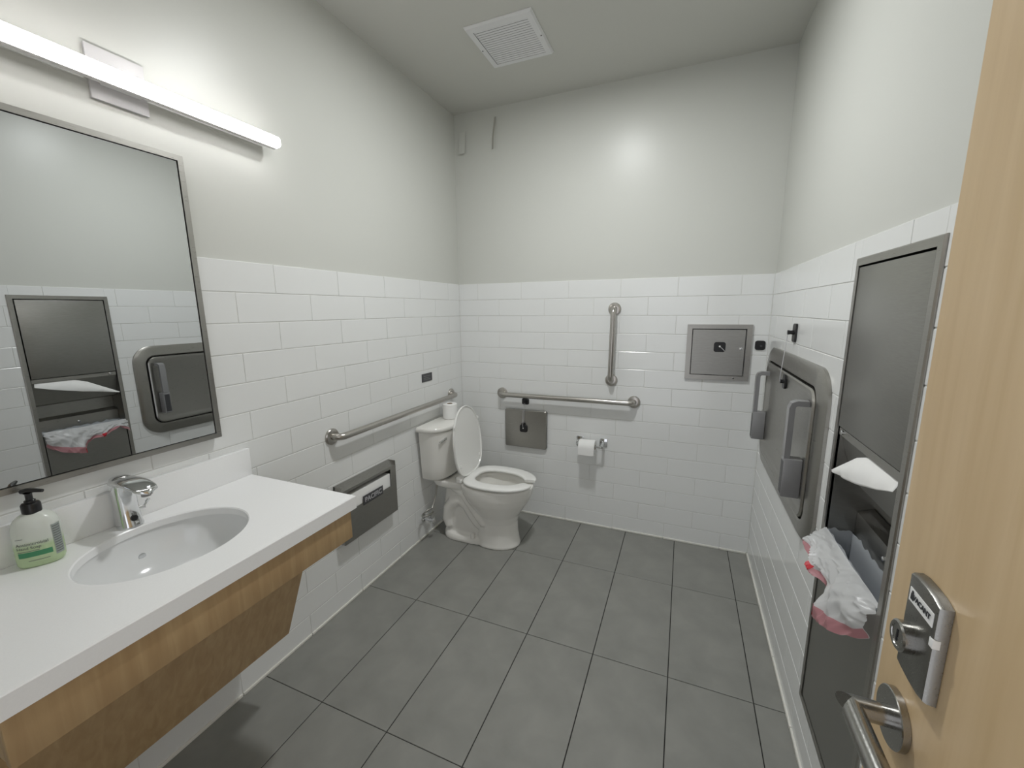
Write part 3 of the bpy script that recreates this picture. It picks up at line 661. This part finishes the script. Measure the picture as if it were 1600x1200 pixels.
# ---------------------------------------------------------------- vanity light
t = thing('vanity_light', 'long white linear light bar on the left wall above the mirror', 'light', (0, -1.886, 2.10))
LZ = 2.093; ly0, ly1 = -2.335, -1.436
finish(B((-.0055, -1.952, 2.042, .003, -1.820, 2.176), bev=.0012), 'back_plate', mat('white_fixture_metal', (0.66, 0.65, 0.66), 0.4), t)
finish(B((.003, -1.93, LZ - .012, .033, -1.84, LZ + .012)), 'mounting_block', WHITE, t, 0)
WH = mat('white_housing', (0.72, 0.70, 0.70), 0.4)
bm = B((.032, ly0, LZ - .0195, .053, ly1, LZ + .018), bev=.0012, seg=1); finish(bm, 'housing', WH, t)
prof = [(.0535, -.0190), (.064, -.0180), (.071, -.014), (.073, -.008), (.073, .008), (.071, .014), (.066, .018), (.0535, .018)]
bm = bmesh.new(); loft(bm, [[(a, y, LZ + b * sc_) for a, b in prof] for y, sc_ in ((ly0, .9), (ly0 + .004, 1), (ly1 - .004, 1), (ly1, .9))]); finish(bm, 'lens', LENS, t, 40)

# ---------------------------------------------------------------- baby changing station on the right wall
y0, y1, z0, z1 = -1.130, -.128, .668, 1.278
cy, cz = (y0 + y1) / 2, (z0 + z1) / 2; hw, hh = (y1 - y0) / 2, (z1 - z0) / 2
pl = onright(cy, cz)
t = thing('changing_station', 'stainless steel baby changing station with rounded corners on the right wall', 'changing station', (W, cy, z0))
N_ = 10
ro = rrect(2 * hw, 2 * hh, .115, N_); rm = rrect(2 * hw - .03, 2 * hh - .03, .105, N_); ri = rrect(2 * hw - .125, 2 * hh - .125, .062, N_); ri2 = rrect(2 * hw - .135, 2 * hh - .135, .058, N_)
bm = bmesh.new(); loft(bm, [[pl(*p, .0004) for p in ro], [pl(*p, .010) for p in ro], [pl(*p, .020) for p in rm], [pl(*p, .024) for p in ri], [pl(*p, .020) for p in ri2], [pl(*p, .0004) for p in ri2]], loop=True)
finish(bm, 'frame', STEEL, t, 40)
bm = bmesh.new(); plate(bm, rrect(2 * hw - .13, 2 * hh - .13, .060, N_), pl, .0006, .008); finish(bm, 'gap', GAP, t, 0)
bm = bmesh.new(); A = [rrect(2 * hw - q, 2 * hh - q, rr, N_) for q, rr in ((.150, .052), (.150, .052), (.160, .048), (.185, .040), (.20, .034))]
loft(bm, [[pl(*p, d) for p in a] for a, d in zip(A, (.008, .024, .030, .031, .028))]); dp = finish(bm, 'door_panel', STEEL, t, 30)
FRONT = .0285
def handle(yc):
    """D-shaped pull: a loop above, a solid block below, standing out from the door"""
    bm = bmesh.new(); hz0, hz1 = .812, 1.160; xo, th = .086, .017
    outer = [(FRONT, hz0), (xo - .012, hz0), (xo, hz0 + .012), (xo, hz1 - .014), (xo - .014, hz1), (FRONT, hz1)]
    def ring(d, z, w=th): return [(W - d, yc - w, z), (W - d, yc + w, z)]
    # loop as a swept flat bar
    path = [(FRONT, hz1 - .009), (xo - .024, hz1 - .009), (xo - .013, hz1 - .014), (xo - .009, hz1 - .026), (xo - .009, .955)]
    rg = []
    for k, (d, z) in enumerate(path):
        a = path[max(k - 1, 0)]; b = path[min(k + 1, len(path) - 1)]; tx, tz = b[0] - a[0], b[1] - a[1]; L = math.hypot(tx, tz); nx, nz = -tz / L, tx / L; e = .009
        rg.append([(W - d - nx * e, yc - th, z + nz * e), (W - d - nx * e, yc + th, z + nz * e), (W - d + nx * e, yc + th, z - nz * e), (W - d + nx * e, yc - th, z - nz * e)])
    loft(bm, rg); hd = finish(bm, 'handle', GREYP, dp, 30)
    finish(B((W - xo, yc - th - .003, hz0, W - FRONT, yc + th + .003, .955), bev=.005), 'handle_block', GREYP, hd)
    finish(B((W - xo - .0008, yc - th + .002, hz0 + .012, W - xo + .001, yc + th - .002, .943)), 'instruction_label', DKGREY, hd, 0)
handle(-1.005); handle(-.285)
# tethered pad pair on the right
P5 = lambda a, b, d: Vector((W - d, -.585 - a, 1.368 + b))
t = pad('adhesive_pad', 'black pad with a hooked knob on the right wall above the changing station', P5, .052, .078)
knob(t, lambda a, b, d: P5(a, b + .002, d), 0, .010, .022)
P6 = lambda a, b, d: Vector((W - d, -.640 - a, 1.168 + b))
t = pad('adhesive_pad', 'black pad at the lower end of the cord on the changing station', P6, .045, .060, FRONT + .0003)
knob(t, P6, FRONT, .009, .012)
bm = bmesh.new(); tube(bm, [P5(0, 0, .028), P6(0, .02, .050), P6(0, 0, .050)], .0014, 8); finish(bm, 'cord', LTINK, t)

# ---------------------------------------------------------------- paper towel dispenser and waste receptacle
t = thing('towel_dispenser', 'tall recessed stainless steel paper towel dispenser and waste bin on the right wall', 'dispenser', (W, (DY0 + DY1) / 2, DZ0))
cy, cz = (DY0 + DY1) / 2, (DZ0 + DZ1) / 2; hw, hh = (DY1 - DY0) / 2, (DZ1 - DZ0) / 2
pl = onright(cy, cz); fw = .021
o4 = [(-hw, -hh), (hw, -hh), (hw, hh), (-hw, hh)]; i4 = [(-hw + fw, -hh + fw), (hw - fw, -hh + fw), (hw - fw, hh - fw), (-hw + fw, hh - fw)]
bm = bmesh.new(); loft(bm, [[pl(*p, .0003) for p in o4], [pl(*p, .003) for p in o4], [pl(a * .985, b * .996, .006) for a, b in o4], [pl(*p, .006) for p in i4], [pl(*p, -.004) for p in i4]], loop=True)
finish(bm, 'frame', STEEL, t, 0)
iy0, iy1 = DY0 + fw, DY1 - fw; iz0, iz1 = DZ0 + fw, DZ1 - fw
DT = 1.135                                                   # lower edge of the towel door
# cabinet interior: sides, back, top and bottom
e = .0015; xb = W + .112
finish(B((W - .002, iy0 - e, iz0 - e, xb, iy0, iz1 + e), (W - .002, iy1, iz0 - e, xb, iy1 + e, iz1 + e), (xb - e, iy0, iz0, xb, iy1, iz1), (W - .002, iy0, iz1, xb, iy1, iz1 + e), (W - .002, iy0, iz0 - e, xb, iy1, iz0)), 'cabinet_shell', STEELH, t, 0)
bm = B((W - .004, iy0 + .006, DT, W + .004, iy1 - .004, iz1 - .005), bev=.001); dr = finish(bm, 'towel_door', STEELH, t)
# towel chute
bm = bmesh.new(); loft(bm, [[(W + .006, y, 1.118), (W + .004, y, 1.112), (W + .046, y, .978), (W + .100, y, .965), (W + .104, y, .972), (W + .050, y, .984)] for y in (iy0 + .001, iy1 - .001)]); finish(bm, 'towel_chute', STEELH, t, 0)
finish(B((W + .0, iy0 + .004, 1.110, W + .004, iy1 - .004, DT - .004)), 'slot_lip', STEEL, t, 0)
bm = bmesh.new(); lathe(bm, [(.007, .0), (.007, .004), (.004, .006)], (W + .0, iy1 - .035, 1.122), '-x', 16); finish(bm, 'lock', CHROME, t)
# waste container
WT = .800
bm = B((W - .003, iy0 + .005, iz0 + .004, W + .003, iy1 - .004, WT), (W + .003, iy0 + .005, iz0 + .004, W + .1, iy0 + .007, WT), (W + .003, iy1 - .006, iz0 + .004, W + .1, iy1 - .004, WT), (W + .098, iy0 + .005, iz0 + .004, W + .1, iy1 - .004, WT)); finish(bm, 'waste_container', STEELH, t, 0)
bm = bmesh.new(); loft(bm, [[(W + .070, y, .800), (W + .070, y, .878), (W + .108, y, .892), (W + .108, y, .890), (W + .072, y, .876), (W + .072, y, .800)] for y in (iy0 + .001, iy1 - .001)]); br = finish(bm, 'back_rail', STEEL, t, 0)
bm = bmesh.new(); lathe(bm, [(.007, .0002), (.007, .005), (.004, .007)], (W + .070, -1.416, .842), '-x', 16); finish(bm, 'lock', CHROME, br)
# paper towel hanging from the slot
def curve(P, v):
    n_ = len(P) - 1; q = min(v * n_, n_ - 1e-6); k = int(q); f_ = q - k; f_ = f_ * f_ * (3 - 2 * f_) * .5 + f_ * .5
    return Vector(P[k]).lerp(Vector(P[k + 1]), f_)
bm = bmesh.new(); rings = []
TA = [(W - .006, -1.222, .998), (W - .002, -1.300, 1.045), (W + .002, -1.365, 1.085), (W + .008, -1.425, 1.108), (W + .008, -1.510, 1.110), (W + .004, -1.590, 1.108)]
TB = [(W - .006, -1.224, .994), (W - .016, -1.325, 1.018), (W - .022, -1.400, 1.032), (W - .020, -1.475, 1.050), (W - .014, -1.545, 1.070), (W - .006, -1.596, 1.088)]
for i in range(15):
    sI = i / 14; rg = []
    for j in range(31):
        a, b = curve(TA, j / 30), curve(TB, j / 30); p = a.lerp(b, sI); p.x -= .010 * math.sin(sI * PI) * math.sin(j / 30 * PI) - .002 * math.sin(j * .9 + sI * 3) * sI
        rg.append(p)
    rings.append(rg)
loft(bm, rings, False, False, closed=False)
o = finish(bm, 'paper_towel', PAPER, None, 80); sm = o.modifiers.new('t', 'SOLIDIFY'); sm.thickness = .0012
o['label'] = 'white paper towel hanging from the slot of the steel dispenser'; o['category'] = 'paper towel'

# bin liner
lt = thing('bin_liner', 'white drawstring bin bag with pink hem draped over the steel waste bin', 'bag', (W - .03, -1.41, .70))
rail = [  # along the opening from near to far: rim point, outer bulge, hem
    ((.004, -1.600, .822), (-.022, -1.603, .800), (-.012, -1.602, .742)),
    ((.004, -1.585, .822), (-.040, -1.590, .812), (-.040, -1.580, .715)),
    ((.004, -1.550, .822), (-.055, -1.555, .815), (-.055, -1.540, .693)),
    ((.004, -1.510, .820), (-.062, -1.515, .812), (-.066, -1.500, .678)),
    ((.004, -1.475, .818), (-.060, -1.480, .805), (-.074, -1.462, .668)),
    ((.004, -1.450, .816), (-.048, -1.455, .795), (-.050, -1.452, .690)),
    ((.004, -1.425, .815), (-.040, -1.425, .788), (-.038, -1.430, .722)),
    ((.004, -1.400, .815), (-.045, -1.395, .795), (-.052, -1.395, .742)),
    ((.004, -1.375, .815), (-.055, -1.370, .800), (-.072, -1.362, .738)),
    ((.004, -1.350, .815), (-.055, -1.345, .806), (-.064, -1.338, .755)),
    ((.004, -1.320, .815), (-.050, -1.315, .808), (-.060, -1.305, .772)),
    ((.004, -1.290, .815), (-.052, -1.285, .812), (-.068, -1.280, .785)),
    ((.004, -1.255, .815), (-.048, -1.255, .808), (-.066, -1.262, .768)),
    ((.004, -1.228, .815), (-.030, -1.228, .800), (-.036, -1.230, .748)),
    ((.004, -1.215, .815), (-.012, -1.212, .800), (-.012, -1.214, .735))]
def cat(P, s):
    n_ = len(P) - 1; q = min(max(s * n_, 0), n_ - 1e-6); i = int(q); f_ = q - i
    p0, p1, p2, p3 = [Vector(P[min(max(k, 0), n_)]) for k in (i - 1, i, i + 1, i + 2)]
    return 0.5 * ((2 * p1) + (p2 - p0) * f_ + (2 * p0 - 5 * p1 + 4 * p2 - p3) * f_ ** 2 + (3 * p1 - p0 - 3 * p2 + p3) * f_ ** 3)
def sheet(U, v0, v1, nv_, name, m, push=0.0, parent=lt, amp=.011, s0=0.0, s1=1.0):
    bm = bmesh.new(); rings = []
    for i in range(nv_ + 1):
        v = v0 + (v1 - v0) * i / nv_; rg = []
        for j in range(U + 1):
            s = s0 + (s1 - s0) * j / U; a, b, c_ = (cat([q[k] for q in rail], s) for k in range(3))
            p = a * (1 - v) ** 2 + b * 2 * v * (1 - v) + c_ * v * v
            g = 1 - abs(noise.noise(Vector((p.y * 13 + v * 2.6, v * 1.6, 7.0)))) * 2.4        # long sharp pleats running down the film
            g2 = 1 - abs(noise.noise(Vector((p.y * 27 - v * 4.0, v * 2.6, 3.0)))) * 2.0
            w_ = g * 1.4 + g2 * .50
            e = min(1, v * 5) * amp
            p = p + Vector((-e * w_ + e * .9, .35 * e * g2, .5 * e * noise.noise(Vector((p.y * 34, v * 6, 9)))))
            lim = .001 if v <= .12 else -.0055
            rg.append((W + min(p.x, lim) - push, p.y, p.z))
        rings.append(rg)
    loft(bm, rings, False, False, closed=False); return finish(bm, name, m, parent, 80)
sheet(220, 0, 1.0, 36, 'front_fold', BAG)
sheet(220, .85, 1.0, 6, 'pink_hem', PINK, .0018)
sheet(16, .80, .99, 8, 'red_tie', RED, .0036, s0=.555, s1=.605)
sheet(14, .90, 1.0, 5, 'red_tie', RED, .0036, s0=.285, s1=.325)
# inside of the liner: loose walls hanging into the bin
bm = bmesh.new(); rings = []
ins_path = [(W + .004, iy0 + .010), (W + .004, (iy0 + iy1) / 2), (W + .004, iy1 - .008), (W + .034, iy1 - .008), (W + .064, iy1 - .008), (W + .064, (iy0 + iy1) / 2), (W + .064, iy0 + .010), (W + .034, iy0 + .010)]
for i in range(16):
    v = i / 15; rg = []
    for j in range(96):
        q = j / 96 * 8; k = int(q); f_ = q - k; a = ins_path[k]; b = ins_path[(k + 1) % 8]
        x, y = a[0] + (b[0] - a[0]) * f_, a[1] + (b[1] - a[1]) * f_
        w_ = noise.noise(Vector((x * 60, y * 40, v * 4))); cxm, cym = W + .034, (iy0 + iy1) / 2
        k2 = 1 - .10 * v - .10 * abs(w_) * min(1, v * 3)
        rg.append((cxm + (x - cxm) * k2, cym + (y - cym) * (1 - .05 * v - .04 * abs(w_) * v), .815 - .28 * v + .010 * w_ * (1 - v) - (.012 if v == 0 and k < 0 else 0)))
    rings.append(rg)
loft(bm, rings, False, True); finish(bm, 'inner_wall', BAGIN, lt, 80)

# ---------------------------------------------------------------- door (open, beside the camera)
DX, DYE = 1.772, -2.026
door = struct(finish(B((DX, DYE - .915, .008, DX + .045, DYE, 2.12), bev=.001), 'door_1', MAPLE))
def dp_(y, z): return lambda a, b, d: Vector((DX - d, y - a, z + b))
jb = struct(finish(B((.862, YF - .125, 0, .882, YF + .004, 2.16), (1.826, YF - .125, 0, 1.846, YF + .004, 2.16), (.862, YF - .125, 2.138, 1.846, YF + .004, 2.158)), 'trim_1', mat('grey_door_frame', (.2, .2, .2), .4), None, 0))
lk = thing('door_lock', 'brushed metal occupancy lock plate reading VACANT on the maple door', 'lock', (DX, -2.115, 1.115))
pl = dp_(-2.1165, 1.1155)
ow, oh = .0305, .0605
def lockout(k):
    pts = [(-ow, -oh * .93), (-ow * .6, -oh * .97), (0, -oh), (ow * .6, -oh), (ow, -oh * .96), (ow, oh * .90), (ow * .55, oh * .97), (0, oh), (-ow * .55, oh), (-ow, oh * .95)]
    return [(a * k, b * (1 - (1 - k) * .5)) for a, b in pts]
bm = bmesh.new(); loft(bm, [[pl(a, b, d) for a, b in lockout(k)] for d, k in ((.0003, 1.02), (.008, 1.0), (.011, .95), (.012, .88))]); body = finish(bm, 'plate', tex(mat('lock_steel', (0.27, 0.265, 0.25), 0.3, 1.0), scale=(30, 30, 30), nscale=20, rough=(0.26, 0.36)), lk, 28)
rot = lambda a, b, d: pl(a, b, d)
finish_l = B((DX - .0128, -2.1165 - .025, 1.1155 + .028, DX - .0119, -2.1165 + .023, 1.1155 + .044), bev=.0002, seg=1); lbp = finish(finish_l, 'indicator_window', WHITE, body)
text('lettering', 'VACANT', .0085, lambda a, b, d: pl(.004 + a, .0365 + b, .0129 + d), INK, lbp, bold=.0002)
bm = bmesh.new(); add_box(bm, DX - .0133, -2.1165 + .013, 1.1155 + .0315, DX - .0129, -2.1165 + .019, 1.1155 + .0385); lathe(bm, [(.002, .0), (.002, .0004)], (DX - .0129, -2.1165 + .016, 1.1155 + .0405), '-x', 12); finish(bm, 'person_icon', INK, lbp, 0)
bm = bmesh.new(); lathe(bm, [(.0175, .0112), (.0175, .0215), (.0155, .0232), (.012, .0232), (.0115, .0222), (.002, .0222)], (DX, -2.105, 1.1155 - .013), '-x', 36); cyl = finish(bm, 'key_cylinder', SATIN, body, 30)
finish(B((DX - .0229, -2.105 - .0012, 1.1025 - .007, DX - .0221, -2.105 + .0012, 1.1025 + .007)), 'keyway', GAP, cyl, 0)
finish(B((DX - .0125, -2.1165 - .0310, 1.1155 + .008, DX - .0060, -2.1165 - .024, 1.1155 + .018), bev=.0004), 'side_tab', WHITE, body)
lv_ = thing('door_lever', 'satin steel lever handle with a round rose on the maple door', 'door handle', (DX, -2.086, .978))
bm = bmesh.new(); lathe(bm, [(.0345, .0003), (.0345, .0075), (.0335, .0085), (.012, .0088)], (DX, -2.086, .978), '-x', 48); finish(bm, 'rose', SATIN, lv_, 30)
bm = bmesh.new(); R_ = .0125
def oct_(c, ex, ez_, n=24, rx=R_, rz=R_): return [Vector(c) + Vector(ex) * rx * math.cos(2 * PI * k / n) + Vector(ez_) * rz * math.sin(2 * PI * k / n) for k in range(n)]
xe = DX - .046
loft(bm, [oct_((DX - .008, -2.086, .978), (0, 1, 0), (0, 0, 1)), [(xe - .0 + (-p[1] - 2.086) * -1 * -1 + 0, p[1], p[2]) for p in oct_((xe, -2.086, .978), (0, 1, 0), (0, 0, 1))],
          oct_((xe, -2.205, .978), (1, 0, 0), (0, 0, 1))][:2]); 
n2 = finish(bm, 'neck', SATIN, lv_, 40)
bm = bmesh.new()
miter = [(xe + (p[1] + 2.086), p[1], p[2]) for p in oct_((xe, -2.086, .978), (0, 1, 0), (0, 0, 1))]
straight = [Vector((p[0], -2.215, p[2])) for p in [Vector(q) for q in miter]]
loft(bm, [miter, straight]); finish(bm, 'grip', SATIN, lv_, 40)
